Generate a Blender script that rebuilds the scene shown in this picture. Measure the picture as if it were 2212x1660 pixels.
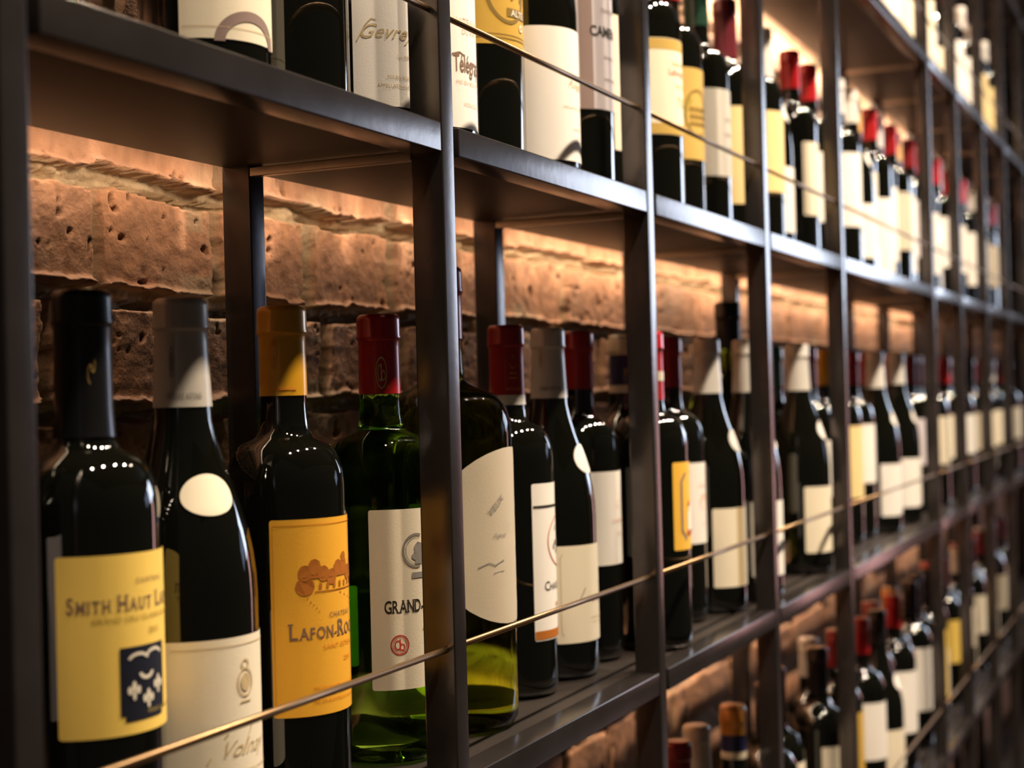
import bpy, bmesh, math, random
import numpy as np
from mathutils import Vector, Matrix
from math import sin, cos, pi, radians

S = 0.45            # one design unit in metres
CZ = 1.35           # eye height
def W(x, y, z): return Vector((x*S, y*S, CZ + z*S))
C = bpy.context.scene.collection
scene = bpy.context.scene
for o in list(bpy.data.objects): bpy.data.objects.remove(o)

# ------------------------------------------------------------ camera
cam_d = bpy.data.cameras.new('camera'); cam = bpy.data.objects.new('camera', cam_d); C.objects.link(cam)
yaw, pit, rol = radians(24.585), radians(0.4405), radians(-1.5039)
fw = Vector((cos(yaw)*cos(pit), sin(yaw)*cos(pit), sin(pit)))
rt = fw.cross(Vector((0, 0, 1))).normalized(); up = rt.cross(fw)
rt2 = rt*cos(rol) + up*sin(rol); up2 = -rt*sin(rol) + up*cos(rol)
m = Matrix((rt2, up2, -fw)).transposed().to_4x4(); m.translation = W(0, -1, 0)
cam.matrix_world = m
cam_d.sensor_width = 36; cam_d.lens = 3273.7/2212*36; cam_d.clip_start = 0.02
cam_d.dof.use_dof = True; cam_d.dof.focus_distance = 1.03; cam_d.dof.aperture_fstop = 6.2
scene.camera = cam

# ------------------------------------------------------------ world, lamps, exposure
scene.view_settings.view_transform = 'Standard'; scene.view_settings.look = 'None'
scene.view_settings.exposure = 0.14; scene.view_settings.gamma = 1.0
scene.view_settings.use_curve_mapping = False
wd = bpy.data.worlds.new('world'); scene.world = wd; wd.use_nodes = True
wd.node_tree.nodes['Background'].inputs[0].default_value = (1.0, 0.80, 0.66, 1)
wd.node_tree.nodes['Background'].inputs[1].default_value = 0.023

def spot(name, x, y, z, tx, ty, tz, power, col, rad=0.034, ang=100, blend=0.6):
    l = bpy.data.lights.new(name, 'SPOT'); l.energy = power; l.color = col
    l.shadow_soft_size = rad; l.spot_size = radians(ang); l.spot_blend = blend
    o = bpy.data.objects.new(name, l); C.objects.link(o); o.location = W(x, y, z)
    o.rotation_euler = (W(tx, ty, tz) - W(x, y, z)).to_track_quat('-Z', 'Y').to_euler(); return o
def area(name, x, y, z, tx, ty, tz, w, h, power, col):
    l = bpy.data.lights.new(name, 'AREA'); l.shape = 'RECTANGLE'; l.size = w*S; l.size_y = h*S
    l.energy = power; l.color = col
    o = bpy.data.objects.new(name, l); C.objects.link(o); o.location = W(x, y, z)
    o.rotation_euler = (W(tx, ty, tz) - W(x, y, z)).to_track_quat('-Z', 'Z').to_euler(); return o
WARM = (1.0, 0.81, 0.61)
LAMPX = [0.3, 1.75, 3.2, 4.65, 6.1, 7.55, 9.0, 10.45]
for i, x in enumerate(LAMPX):                       # ceiling downlights in front of the rack
    p = [88, 125, 195, 180, 160, 150, 100, 50][i]
    spot('ceiling_spot', x, -1.68, 4.1, x, 0.0, 0.0, p, WARM)
# low lit shop room behind the photographer
# added warm fill lights, unseen behind every board, to brighten the bricks
for z_, p0, p1, k_ in ((2.32, 1, 4, .88), (1.362, 4, 9, .88), (0.4014, 0.58, 3.0, .76), (-0.559, 2, 9, .76), (-1.52, .4, 1.5, .7)):
    area('brick_fill', 1.9, 0.388, z_-0.03, 1.9, 0.46, z_-0.09, 2.6, 0.012, p0, (1.0, k_, k_*k_*.9))
    area('brick_fill', 6.2, 0.388, z_-0.03, 6.2, 0.46, z_-0.09, 6.0, 0.012, p1, (1.0, k_, k_*k_*.9))
# daylight windows far along the room
area('window_light', 15.0, -3.9, 1.7, 3.2, 0.0, 0.2, 2.5, 3.4, 42, (0.72, 0.82, 1.0))
area('window_light', 13.0, -6.6, 0.9, 2.0, 0.0, 0.2, 1.6, 2.2, 2.5, (0.55, 0.68, 1.0))
area('pink_reflection_light', 15.0, -3.4, -0.9, 3.2, 0.0, 0.2, 2.6, 1.0, 5.0, (1.0, 0.52, 0.50))  # pink area light added low down to tint the post front reflections

# ------------------------------------------------------------ materials
M = {}
def mat(name, col, rough=0.5, metal=0.0, spec=0.5, trans=0.0, ior=1.45, coat=0.0, nscale=0, namt=0.0, bump=0.0, col2=None, bscale=200):
    if name in M: return M[name]
    m = bpy.data.materials.new(name); m.use_nodes = True; n = m.node_tree; b = n.nodes['Principled BSDF']
    b.inputs['Base Color'].default_value = (*col, 1); b.inputs['Roughness'].default_value = rough
    b.inputs['Metallic'].default_value = metal; b.inputs['Specular IOR Level'].default_value = spec
    b.inputs['Transmission Weight'].default_value = trans; b.inputs['IOR'].default_value = ior
    b.inputs['Coat Weight'].default_value = coat; b.inputs['Coat Roughness'].default_value = 0.04
    tc = n.nodes.new('ShaderNodeTexCoord')
    if nscale:
        nz = n.nodes.new('ShaderNodeTexNoise'); nz.inputs['Scale'].default_value = nscale; nz.inputs['Detail'].default_value = 6
        n.links.new(tc.outputs['Object'], nz.inputs['Vector'])
        mx = n.nodes.new('ShaderNodeMix'); mx.data_type = 'RGBA'
        c2 = col2 or tuple(c*(1-namt) for c in col)
        mx.inputs[6].default_value = (*col, 1); mx.inputs[7].default_value = (*c2, 1)
        rp = n.nodes.new('ShaderNodeMapRange'); rp.inputs[1].default_value = 0.35; rp.inputs[2].default_value = 0.7
        n.links.new(nz.outputs['Fac'], rp.inputs[0]); n.links.new(rp.outputs[0], mx.inputs[0])
        n.links.new(mx.outputs[2], b.inputs['Base Color'])
    if bump:
        nb = n.nodes.new('ShaderNodeTexNoise'); nb.inputs['Scale'].default_value = bscale; nb.inputs['Detail'].default_value = 5
        n.links.new(tc.outputs['Object'], nb.inputs['Vector'])
        bp = n.nodes.new('ShaderNodeBump'); bp.inputs['Strength'].default_value = bump; bp.inputs['Distance'].default_value = 0.001
        n.links.new(nb.outputs['Fac'], bp.inputs['Height']); n.links.new(bp.outputs['Normal'], b.inputs['Normal'])
    M[name] = m; return m
steel = mat('dark_steel', (0.085, 0.072, 0.068), 0.21, 0.75, 0.6, nscale=14, namt=0.35, bump=0.12, bscale=60)
board_m = mat('board_steel', (0.024, 0.018, 0.015), 0.45, 0.1, 0.35, nscale=10, namt=0.4, bump=0.15, bscale=60)
lit_bar = mat('lit_bar_steel', (0.42, 0.37, 0.31), 0.35, 0.9)  # pale bar colour stands in for the lit edges of the braces
brass = mat('brass_rod', (0.26, 0.165, 0.085), 0.36, 0.9)
def paper(name, col, rough=0.62): return mat('paper_'+name, col, rough, spec=0.25, nscale=9, namt=0.05, bump=0.08, bscale=700)
PAPER = {'white': (0.78, 0.74, 0.68), 'cream': (0.76, 0.68, 0.52), 'yellow': (0.82, 0.57, 0.12), 'orange': (0.80, 0.40, 0.035),
         'gold': (0.50, 0.31, 0.05), 'lilac': (0.58, 0.53, 0.55), 'grey': (0.52, 0.49, 0.43), 'beige': (0.50, 0.43, 0.32),
         'lime': (0.42, 0.46, 0.04), 'amber': (0.74, 0.57, 0.27)}
def pap(k): return paper(k, PAPER[k])
INKS = {'black': (0.03, 0.026, 0.022), 'navy': (0.010, 0.012, 0.022), 'brown': (0.20, 0.12, 0.08), 'rust': (0.45, 0.10, 0.03),
        'red': (0.50, 0.05, 0.03), 'tan': (0.52, 0.40, 0.22), 'greyink': (0.25, 0.23, 0.21), 'goldink': (0.48, 0.32, 0.08),
        'sepia': (0.40, 0.13, 0.02), 'palepink': (0.75, 0.52, 0.42), 'taupe': (0.24, 0.17, 0.15), 'silver': (0.68, 0.62, 0.50),
        'olive': (0.36, 0.27, 0.05), 'darkolive': (0.20, 0.13, 0.03), 'orangeink': (0.65, 0.25, 0.02), 'ivory': (0.80, 0.74, 0.62)}
def ink(k): return mat('ink_'+k, INKS[k], 0.6, spec=0.2)
CAPS = {'black': ((0.004, 0.004, 0.005), 0.34), 'white': ((0.66, 0.62, 0.56), 0.36), 'silver': ((0.50, 0.46, 0.40), 0.34),
        'gold': ((0.72, 0.36, 0.02), 0.30), 'red': ((0.36, 0.010, 0.012), 0.28), 'dark_red': ((0.20, 0.012, 0.014), 0.30),
        'navy': ((0.018, 0.020, 0.07), 0.30), 'green': ((0.010, 0.040, 0.022), 0.32), 'amber': ((0.45, 0.20, 0.03), 0.3),
        'burgundy': ((0.11, 0.012, 0.018), 0.3), 'cream': ((0.62, 0.54, 0.38), 0.35)}
def capm(k): return mat('foil_'+k, CAPS[k][0], CAPS[k][1], 0.15, 0.6, coat=0.25, nscale=40, namt=0.06)
glass_dark = mat('bottle_glass_black', (0.003, 0.0032, 0.002), 0.03, 0, 0.7, coat=0.6)
glass_brown = mat('bottle_glass_brown', (0.012, 0.007, 0.004), 0.035, 0, 0.7, coat=0.6)
def tinted(name, col, dens):
    m = bpy.data.materials.new(name); m.use_nodes = True; n = m.node_tree; b = n.nodes['Principled BSDF']
    b.inputs['Base Color'].default_value = (*col, 1); b.inputs['Roughness'].default_value = 0.02
    b.inputs['Transmission Weight'].default_value = 1.0; b.inputs['IOR'].default_value = 1.2
    a = n.nodes.new('ShaderNodeVolumeAbsorption'); a.inputs[0].default_value = (*col, 1); a.inputs[1].default_value = dens
    n.links.new(a.outputs[0], n.nodes['Material Output'].inputs['Volume']); M[name] = m; return m
glass_green = tinted('bottle_glass_green', (0.34, 0.82, 0.13), 2.2)
glass_olive = tinted('bottle_glass_olive', (0.50, 0.62, 0.10), 26)
GL = {'black': glass_dark, 'brown': glass_brown, 'green': glass_green, 'olive': glass_olive}

# ------------------------------------------------------------ object helpers
def link(name, me, parent=None, loc=None):
    o = bpy.data.objects.new(name, me); C.objects.link(o)
    if parent: o.parent = parent
    if loc is not None: o.location = loc
    return o
def mesh(name, V, F, m, smooth=False, mi=None):
    me = bpy.data.meshes.new(name); me.from_pydata([tuple(v) for v in V], [], F)
    for k in (m if isinstance(m, (list, tuple)) else [m]): me.materials.append(k)
    if smooth: me.polygons.foreach_set('use_smooth', [True]*len(me.polygons))
    if mi: me.polygons.foreach_set('material_index', mi)
    me.update(); return me
def boxes(name, bl, m, bevel=0.0, second=None):
    """bl: boxes (x0,x1,y0,y1,z0,z1) in local metres"""
    bm = bmesh.new()
    for x0, x1, y0, y1, z0, z1 in bl:
        r = bmesh.ops.create_cube(bm, size=1)['verts']
        for v in r: v.co = Vector(((x0+x1)/2+v.co.x*(x1-x0), (y0+y1)/2+v.co.y*(y1-y0), (z0+z1)/2+v.co.z*(z1-z0)))
    if bevel: bmesh.ops.bevel(bm, geom=bm.edges[:], offset=bevel, segments=3, affect='EDGES', profile=0.6)
    me = bpy.data.meshes.new(name); bm.to_mesh(me); bm.free(); me.materials.append(m)
    if second:
        me.materials.append(second[0])
        for p in me.polygons:
            if p.center.y > second[1]: p.material_index = 1
    if bevel: me.polygons.foreach_set('use_smooth', [True]*len(me.polygons)); me.set_sharp_from_angle(angle=radians(50)) if hasattr(me, 'set_sharp_from_angle') else None
    return me
def structure(o): o['kind'] = 'structure'; return o

# ------------------------------------------------------------ setting
XE = 13.2
floor_m = mat('floor_dark_wood', (0.055, 0.035, 0.022), 0.45, nscale=3, namt=0.5, bump=0.2)
ceil_m = mat('ceiling_dark_paint', (0.06, 0.052, 0.045), 0.8, nscale=2, namt=0.2)
side_m = mat('end_wall_paint', (0.045, 0.026, 0.020), 0.6, nscale=2, namt=0.3)
def box_w(name, x0, x1, y0, y1, z0, z1, m, bevel=0.0):
    c = W((x0+x1)/2, (y0+y1)/2, z0); hx, hy, h = (x1-x0)/2*S, (y1-y0)/2*S, (z1-z0)*S
    return link(name, boxes(name, [(-hx, hx, -hy, hy, 0, h)], m, bevel), loc=c)
structure(box_w('floor', -2, 17, -9, 0.9, -3.2, -3.0, floor_m))
structure(box_w('ceiling', -2, 17, -9, 0.9, 4.35, 4.5, ceil_m))
structure(box_w('wall_right', XE, XE+0.2, -0.9, 0.9, -3.0, 4.35, side_m))

# ---- brick wall: a relief mesh, finer near the camera
WY = 0.458
def build_wall():
    rng = np.random.RandomState(4)
    xs = np.concatenate([np.arange(1.1, 3.5, 0.0034), np.arange(3.5, 4.2, 0.0065), np.arange(4.2, 7.0, 0.014), np.arange(7.0, XE, 0.04)])
    zs = np.concatenate([np.arange(-3.0, -0.95, 0.05), np.arange(-0.95, -0.62, 0.010), np.arange(-0.62, -0.1, 0.02), np.arange(-0.1, 0.37, 0.0034),
                         np.arange(0.37, 1.3, 0.016), np.arange(1.3, 2.4, 0.04), [2.4, 3.3, 4.34]])
    X, Z = np.meshgrid(xs, zs)
    def vnoise(X, Z, sc, seed):
        r = np.random.RandomState(seed); T = r.rand(256, 256)
        x = X*sc; z = Z*sc; xi = np.floor(x).astype(int); zi = np.floor(z).astype(int); fx = x-xi; fz = z-zi
        fx = fx*fx*(3-2*fx); fz = fz*fz*(3-2*fz)
        g = lambda a, b: T[a % 256, b % 256]
        return (g(xi, zi)*(1-fx)+g(xi+1, zi)*fx)*(1-fz) + (g(xi, zi+1)*(1-fx)+g(xi+1, zi+1)*fx)*fz
    def fbm(X, Z, sc, seed, o=4):
        s = 0; a = 0.5
        for k in range(o): s = s+a*vnoise(X, Z, sc*2**k, seed+k); a *= 0.5
        return s-0.47
    wx = X + 0.030*fbm(X, Z, 9, 11) + 0.012*fbm(X, Z, 40, 21); wz = Z + 0.026*fbm(X, Z, 7, 31) + 0.012*fbm(X, Z, 45, 41)
    PITCH = 0.172; Z0 = 0.161
    row = np.floor((wz-Z0)/PITCH).astype(int); fz = (wz-Z0)-row*PITCH      # distance above the joint centre
    # vertical joints per course
    dx = np.full(X.shape, 9.0); bid = np.zeros(X.shape)
    for r in np.unique(row):
        rr = np.random.RandomState(100+r)
        if r == 0: J = [0.6, 1.20, 1.753, 2.053, 2.329, 2.63, 3.05, 3.52]
        elif r == -1: J = [0.5, 1.09, 1.64, 2.37, 2.66, 3.2]
        else: J = [0.4 + 0.27*(r % 2)]
        while J[-1] < XE+1: J.append(J[-1] + (0.29 if rr.rand() < 0.3 else 0.545)*(0.96+0.08*rr.rand()))
        J = np.array(J); k = row == r; xx = wx[k]
        i = np.clip(np.searchsorted(J, xx), 1, len(J)-1)
        dx[k] = np.minimum(xx-J[i-1], J[i]-xx); bid[k] = (i*37+r*101) % 251
    dz = np.minimum(fz, PITCH-fz)
    e = np.minimum(dx, dz)                               # distance from nearest joint centre
    jw = 0.0125 + 0.007*fbm(X, Z, 14, 51)
    # rounded arrises
    t = np.clip((e-jw)/0.0042, 0, 1); b = t*t*(3-2*t)
    rnd = np.random.RandomState(7).rand(256)
    off = (rnd[bid.astype(int)]-0.5)*0.016
    tilt = (rnd[(bid.astype(int)+50) % 256]-0.5)*0.10*(fz-PITCH/2)
    lip = 0.010*np.exp(-((fz-jw-0.006)/0.004)**2)*(0.5+1.2*np.clip(fbm(X, Z, 12, 61)+0.4, 0, 1))
    pits = np.clip(fbm(X, Z, 48, 71, 2)-0.12, 0, 1)*0.16 + np.clip(fbm(X, Z, 120, 175, 1)-0.22, 0, 1)*0.22 + np.clip(fbm(X, Z, 16, 75, 3)-0.22, 0, 1)*0.25
    surf = off+tilt+lip + 0.006*fbm(X, Z, 8, 81) + 0.006*fbm(X, Z, 60, 91, 3) - pits
    mort = -0.034 + 0.045*np.clip(fbm(X, Z, 18, 95)+0.10, 0, 1) - 0.030*(fz > PITCH-0.018)*np.clip(fbm(X, Z, 10, 99)*3+0.7, 0, 1) + 0.010*fbm(X, Z, 60, 97, 3)
    H = mort*(1-b) + surf*b
    Y = WY - H                                            # towards the room is -y
    hue = rnd[(bid.astype(int)+99) % 256]
    base = np.stack([0.29+0.08*hue, 0.140+0.035*hue, 0.075+0.016*hue], -1)
    base = base*(1+0.9*fbm(X, Z, 20, 111)+0.5*fbm(X, Z, 80, 115))[..., None]
    char = np.clip(fbm(X, Z, 5, 121, 3)*3-0.25, 0, 0.55)[..., None]; base = base*(1-char)+np.array([0.16, 0.105, 0.075])*char
    pit_shade = np.clip(pits*60, 0, .75)[..., None]; base = base*(1-pit_shade)+np.array([0.05, 0.03, 0.02])*pit_shade  # pit colour darkened, painted shade on top of the modelled hollows
    mo = np.array([0.40, 0.30, 0.19])*(1+0.5*fbm(X, Z, 30, 131))[..., None]
    smear = np.clip(fbm(X, Z, 6, 141, 3)*4-0.5, 0, 0.6)*(dz < 0.05); w = np.clip((1-b)+smear, 0, 1)[..., None]
    col = np.clip(mo*w + base*(1-w), 0, 1)
    nz, nx = X.shape
    me = bpy.data.meshes.new('brick_wall')
    co = np.stack([X*S, Y*S, CZ+Z*S], -1).reshape(-1, 3)
    idx = np.arange(nz*nx).reshape(nz, nx)
    F = np.stack([idx[:-1, :-1], idx[:-1, 1:], idx[1:, 1:], idx[1:, :-1]], -1).reshape(-1, 4)
    me.vertices.add(len(co)); me.vertices.foreach_set('co', co.ravel())
    me.loops.add(F.size); me.loops.foreach_set('vertex_index', F.ravel())
    me.polygons.add(len(F)); me.polygons.foreach_set('loop_start', np.arange(0, F.size, 4)); me.polygons.foreach_set('loop_total', np.full(len(F), 4))
    me.update(calc_edges=True); me.validate()
    a = me.color_attributes.new('brick_colour', 'FLOAT_COLOR', 'POINT')
    a.data.foreach_set('color', np.concatenate([col.reshape(-1, 3), np.ones((len(co), 1))], 1).ravel())
    m = bpy.data.materials.new('old_brick'); m.use_nodes = True; n = m.node_tree; bs = n.nodes['Principled BSDF']
    at = n.nodes.new('ShaderNodeVertexColor'); at.layer_name = 'brick_colour'
    n.links.new(at.outputs['Color'], bs.inputs['Base Color']); bs.inputs['Roughness'].default_value = 0.85
    nb = n.nodes.new('ShaderNodeTexNoise'); nb.inputs['Scale'].default_value = 420; nb.inputs['Detail'].default_value = 4
    tc = n.nodes.new('ShaderNodeTexCoord'); n.links.new(tc.outputs['Object'], nb.inputs['Vector'])
    bp = n.nodes.new('ShaderNodeBump'); bp.inputs['Strength'].default_value = 0.5; bp.inputs['Distance'].default_value = 0.0015
    n.links.new(nb.outputs['Fac'], bp.inputs['Height']); n.links.new(bp.outputs['Normal'], bs.inputs['Normal'])
    me.materials.append(m); return me
structure(link('wall_back', build_wall()))

# ------------------------------------------------------------ steel rack
PD = 0.052; PW = 0.0385                                              # post width
PX = {i: 1.9634+0.8919*i for i in range(-2, 13)}
PX[5] = PX[5]-0.06; PX[6] = PX[6]-0.17; PX[7] -= 0.15; PX[8] -= 0.12
POSTS = [-1, 0, 1, 2, 3, 5, 6, 7, 8, 9, 10, 11, 12]      # one wide bay without its middle post
SH = {'c': 1.362, 'a': 0.4014, 'b': -0.559, 'd': -1.52, 'e': -2.48, 't': 2.32}
TH = 0.0436; DEP = 0.380
rack = bpy.data.objects.new('shelving_rack', None); C.objects.link(rack); rack.location = W(PX[-1], 0, -3.0)
rack['label'] = 'dark steel open shelving rack holding the wine bottles against the brick wall'
rack['category'] = 'shelf'
def rk(name, x, y, z, me): return link(name, me, rack, W(x, y, z)-rack.location)
post_me = boxes('post', [(0, PW*S, 0, PD*S, 0, 7.2*S)], steel, 0.0012)
for i in POSTS:
    rk('front_post', PX[i], 0, -3.0, post_me)
    rk('rear_post', PX[i], 0.335, -3.0, post_me)
for k, z in SH.items():
    for a, b in zip(POSTS[:-1], POSTS[1:]):
        x0, x1 = PX[a], PX[b]; w = x1-x0
        bl = [((PW+0.018)*S, w*S, 0.001*S, 0.0525*S, -TH*S, 0),
              (PW*0.5*S+0.0005, (w+PW*0.5)*S-0.0005, 0.0525*S, DEP*S, -TH*0.8*S, -0.002*S)]
        rk('shelf_board', x0, 0, z, boxes('shelf_board', bl, steel, 0.0010, (board_m, 0.054*S)))
    if k in 'ca':
        pass
    for i in list(POSTS)+[4]:
        if i == 4: continue
        rk('cross_bar', PX[i], 0, z-TH, boxes('cross_bar', [(0, 0.016*S, PD*S, 0.335*S, -0.008*S, 0.006*S)], lit_bar, 0.0006))
def rod_mesh(L, r):
    V = []; F = []; N = 12
    for j, x in enumerate((0, L)):
        for i in range(N): V.append((x, r*cos(2*pi*i/N), r*sin(2*pi*i/N)))
    for i in range(N): F.append((i, (i+1) % N, N+(i+1) % N, N+i))
    F.append(tuple(range(N))[::-1]); F.append(tuple(range(N, 2*N)))
    return mesh('guard_rod', V, F, brass, True)
RODZ = {'a': 0.5687, 'b': -0.3686, 'd': -1.33, 'c': 1.53}
for k, z in RODZ.items():
    for a, b in zip(POSTS[:-1], POSTS[1:]):
        if (k == 'a' and a == -1): pass
        x0 = PX[a]+PW; x1 = PX[b]
        rk('guard_rod', x0, 0.0175, z, rod_mesh((x1-x0)*S, 0.0022))

# ------------------------------------------------------------ bottles
RB = 0.083*S; HB = 0.690*S
def prof(kind, R, H, NK=.385):
    """outer profile (radius, height) from base to lip; heights as fractions of H"""
    if kind == 'bordeaux':
        P = [(0, .012), (R*.55, .010), (R*.80, 0), (R*.93, .004), (R*.995, .022), (R, .05), (R, .40), (R, .63)]
        for k in range(1, 11):
            t = k/10; P.append((R*(1-.64*(1-cos(t*pi/2))**1.05*1.0) if False else R*(.37+.63*math.sqrt(max(0, 1-t**2.3))*1.0) if t < .85 else 0, .63+.115*t))
        P = [p for p in P if not (p[0] == 0 and p[1] > .05)]
        P += [(R*.50, .737), (R*NK*1.09, .752), (R*NK*1.03, .775), (R*NK, .80), (R*NK*.97, .945), (R*NK*1.03, .947), (R*NK*1.03, .99), (R*NK*.96, 1.0), (0, 1.0)]
    elif kind == 'burgundy':
        R2 = R*1.06
        P = [(0, .012), (R2*.55, .010), (R2*.80, 0), (R2*.93, .004), (R2*.995, .022), (R2, .05), (R2, .30), (R2, .46)]
        for h, r in [(.50, .985), (.54, .95), (.58, .89), (.62, .80), (.66, .69), (.70, .58), (.74, .49), (.78, .42), (.82, .400), (.86, .385)]: P.append((R2*r, h))
        P += [(R*.375, .945), (R*.40, .947), (R*.40, .99), (R*.37, 1.0), (0, 1.0)]
    return [(r, h*H) for r, h in P]
def rad_at(P, z):
    z = max(z, P[3][1])
    for (r0, h0), (r1, h1) in zip(P[4:-1], P[5:]):
        if h0 <= z <= h1 and h1 > h0: return r0+(r1-r0)*(z-h0)/(h1-h0)
    return P[6][0]
def lathe(name, P, m, N=56):
    V = []; F = []; rings = []
    for r, h in P:
        if r < 1e-6: rings.append([len(V)]); V.append((0, 0, h))
        else:
            rings.append(list(range(len(V), len(V)+N)))
            V += [(r*cos(2*pi*i/N), r*sin(2*pi*i/N), h) for i in range(N)]
    for a, b in zip(rings[:-1], rings[1:]):
        for i in range(N):
            j = (i+1) % N
            if len(a) == 1: F.append((a[0], b[j], b[i]))
            elif len(b) == 1: F.append((a[i], a[j], b[0]))
            else: F.append((a[i], a[j], b[j], b[i]))
    me = mesh(name, V, F, m, True)
    return me
CACHE = {}
def cached(key, fn):
    if key not in CACHE: CACHE[key] = fn()
    return CACHE[key]
def on_cyl(P, R0, s, z, off, rot):
    """arc length s (m) from the label centre, height z (m) -> 3D, front faces -y"""
    a = s/R0+rot; r = rad_at(P, z)+off
    return (r*sin(a), -r*cos(a), z)
def label_rect(P, R0, s0, s1, z0, z1, off, rot, m, cr=0.0015, nz=2):
    ns = max(3, int(abs(s1-s0)/0.0025)); V = []; F = []
    zz = [z0, z0+cr*.3, z0+cr, *[z0+cr+(z1-z0-2*cr)*k/nz for k in range(1, nz)], z1-cr, z1-cr*.3, z1]
    for z in zz:
        dd = min(z-z0, z1-z); ins = 0 if dd >= cr else cr-math.sqrt(max(0, cr*cr-(cr-dd)**2))
        for i in range(ns+1):
            s = (s0+ins)+(s1-s0-2*ins)*i/ns; V.append(on_cyl(P, R0, s, z, off, rot))
    n = ns+1
    for j in range(len(zz)-1):
        for i in range(ns): F.append((j*n+i, j*n+i+1, (j+1)*n+i+1, (j+1)*n+i))
    return mesh('label', V, F, m, True)
def label_oval(P, R0, sc, zc, a, b, off, rot, m, power=2.0):
    V = [on_cyl(P, R0, sc, zc, off, rot)]; F = []; N = 48; K = 8
    for k in range(1, K+1):
        for i in range(N):
            t = 2*pi*i/N; c, s_ = cos(t), sin(t)
            V.append(on_cyl(P, R0, sc+a*k/K*math.copysign(abs(c)**(2/power), c), zc+b*k/K*math.copysign(abs(s_)**(2/power), s_), off, rot))
    for i in range(N): F.append((0, 1+i, 1+(i+1) % N))
    for k in range(1, K):
        for i in range(N):
            j = (i+1) % N; o0 = 1+(k-1)*N; o1 = 1+k*N; F.append((o0+i, o1+i, o1+j, o0+j))
    return mesh('label', V, F, m, True)

class Ink:
    """flat shapes collected in label space (metres), then laid on the glass"""
    def __init__(s): s.V = []; s.F = []
    def poly(s, pts): n = len(s.V); s.V += pts; s.F.append(tuple(range(n, n+len(pts))))
    def rect(s, x0, x1, y0, y1):
        k = max(1, int((x1-x0)/0.003))
        for i in range(k):
            a = x0+(x1-x0)*i/k; b = x0+(x1-x0)*(i+1)/k; s.poly([(a, y0), (b, y0), (b, y1), (a, y1)])
    def line(s, pts, w):
        for (x0, y0), (x1, y1) in zip(pts[:-1], pts[1:]):
            d = math.hypot(x1-x0, y1-y0) or 1; nx, ny = -(y1-y0)/d*w/2, (x1-x0)/d*w/2
            s.poly([(x0-nx, y0-ny), (x1-nx, y1-ny), (x1+nx, y1+ny), (x0+nx, y0+ny)])
    def ring(s, cx, cy, rx, ry, w, a0=0, a1=2*pi, N=36):
        for i in range(N):
            t0 = a0+(a1-a0)*i/N; t1 = a0+(a1-a0)*(i+1)/N
            s.poly([(cx+(rx-w)*cos(t0), cy+(ry-w)*sin(t0)), (cx+rx*cos(t0), cy+ry*sin(t0)), (cx+rx*cos(t1), cy+ry*sin(t1)), (cx+(rx-w)*cos(t1), cy+(ry-w)*sin(t1))])
    def disc(s, cx, cy, rx, ry, N=20): s.poly([(cx+rx*cos(2*pi*i/N), cy+ry*sin(2*pi*i/N)) for i in range(N)])
    def frame(s, x0, x1, y0, y1, w):
        s.rect(x0, x1, y0, y0+w); s.rect(x0, x1, y1-w, y1); s.rect(x0, x0+w, y0+w, y1-w); s.rect(x1-w, x1, y0+w, y1-w)
    def text(s, t, cx, cy, h, sx=1.0, shear=0.0, weight=0.0, align='CENTER', space=1.0, serif=False, rotz=0.0):
        M_ = text_mesh(t, weight, space)
        xs = [v[0] for v in M_[0]]; x0, x1 = min(xs), max(xs)
        k = h/0.7; ox = {'CENTER': -(x0+x1)/2, 'LEFT': -x0, 'RIGHT': -x1}[align]; n = len(s.V)
        c, s_ = cos(rotz), sin(rotz)
        for x, y in M_[0]:
            X = (x+ox)*k*sx+shear*y*k; Y = y*k; s.V.append((cx+X*c-Y*s_, cy+X*s_+Y*c))
        s.F += [tuple(n+i for i in f) for f in M_[1]]
        if serif:
            for x, w, y in M_[2]:
                X = (x+ox)*k*sx; ww = w*k*sx; s.poly([(cx+X-ww, cy+y*k), (cx+X+ww, cy+y*k), (cx+X+ww, cy+y*k+.05*k), (cx+X-ww, cy+y*k+.05*k)])
    def caps(s, t, x, y, hb, hs, w=1.0, gap=0.9, big=(0,)):
        """serif capitals from x to the right: letters at the indices in big take height hb, the others hs"""
        for i, ch in enumerate(t):
            h = hb if i in big else hs
            if ch == ' ': x += h*.45; continue
            V, F, ser = text_mesh(ch, .012, 1.0); x0 = min(v[0] for v in V); x1 = max(v[0] for v in V); k = h/0.7
            n = len(s.V); s.V += [(x+(vx-x0)*k*w, y+vy*k) for vx, vy in V]; s.F += [tuple(n+j for j in f) for f in F]
            if ch in 'HITLMNFARKPDEU':
                for sx_, sw, sy in ser:
                    a = x+(sx_-x0)*k*w; b = (sw+.02)*k*w; s.poly([(a-b, y+sy*k), (a+b, y+sy*k), (a+b, y+(sy+.05)*k), (a-b, y+(sy+.05)*k)])
            x += (x1-x0)*k*w+gap*mm
        return x
    def build(s, name, P, R0, zc, off, rot, m, parent):
        V = [on_cyl(P, R0, x, zc+y, off, rot) for x, y in s.V]
        return link(name, mesh(name, V, s.F, m, False), parent)
TXT = {}
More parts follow.
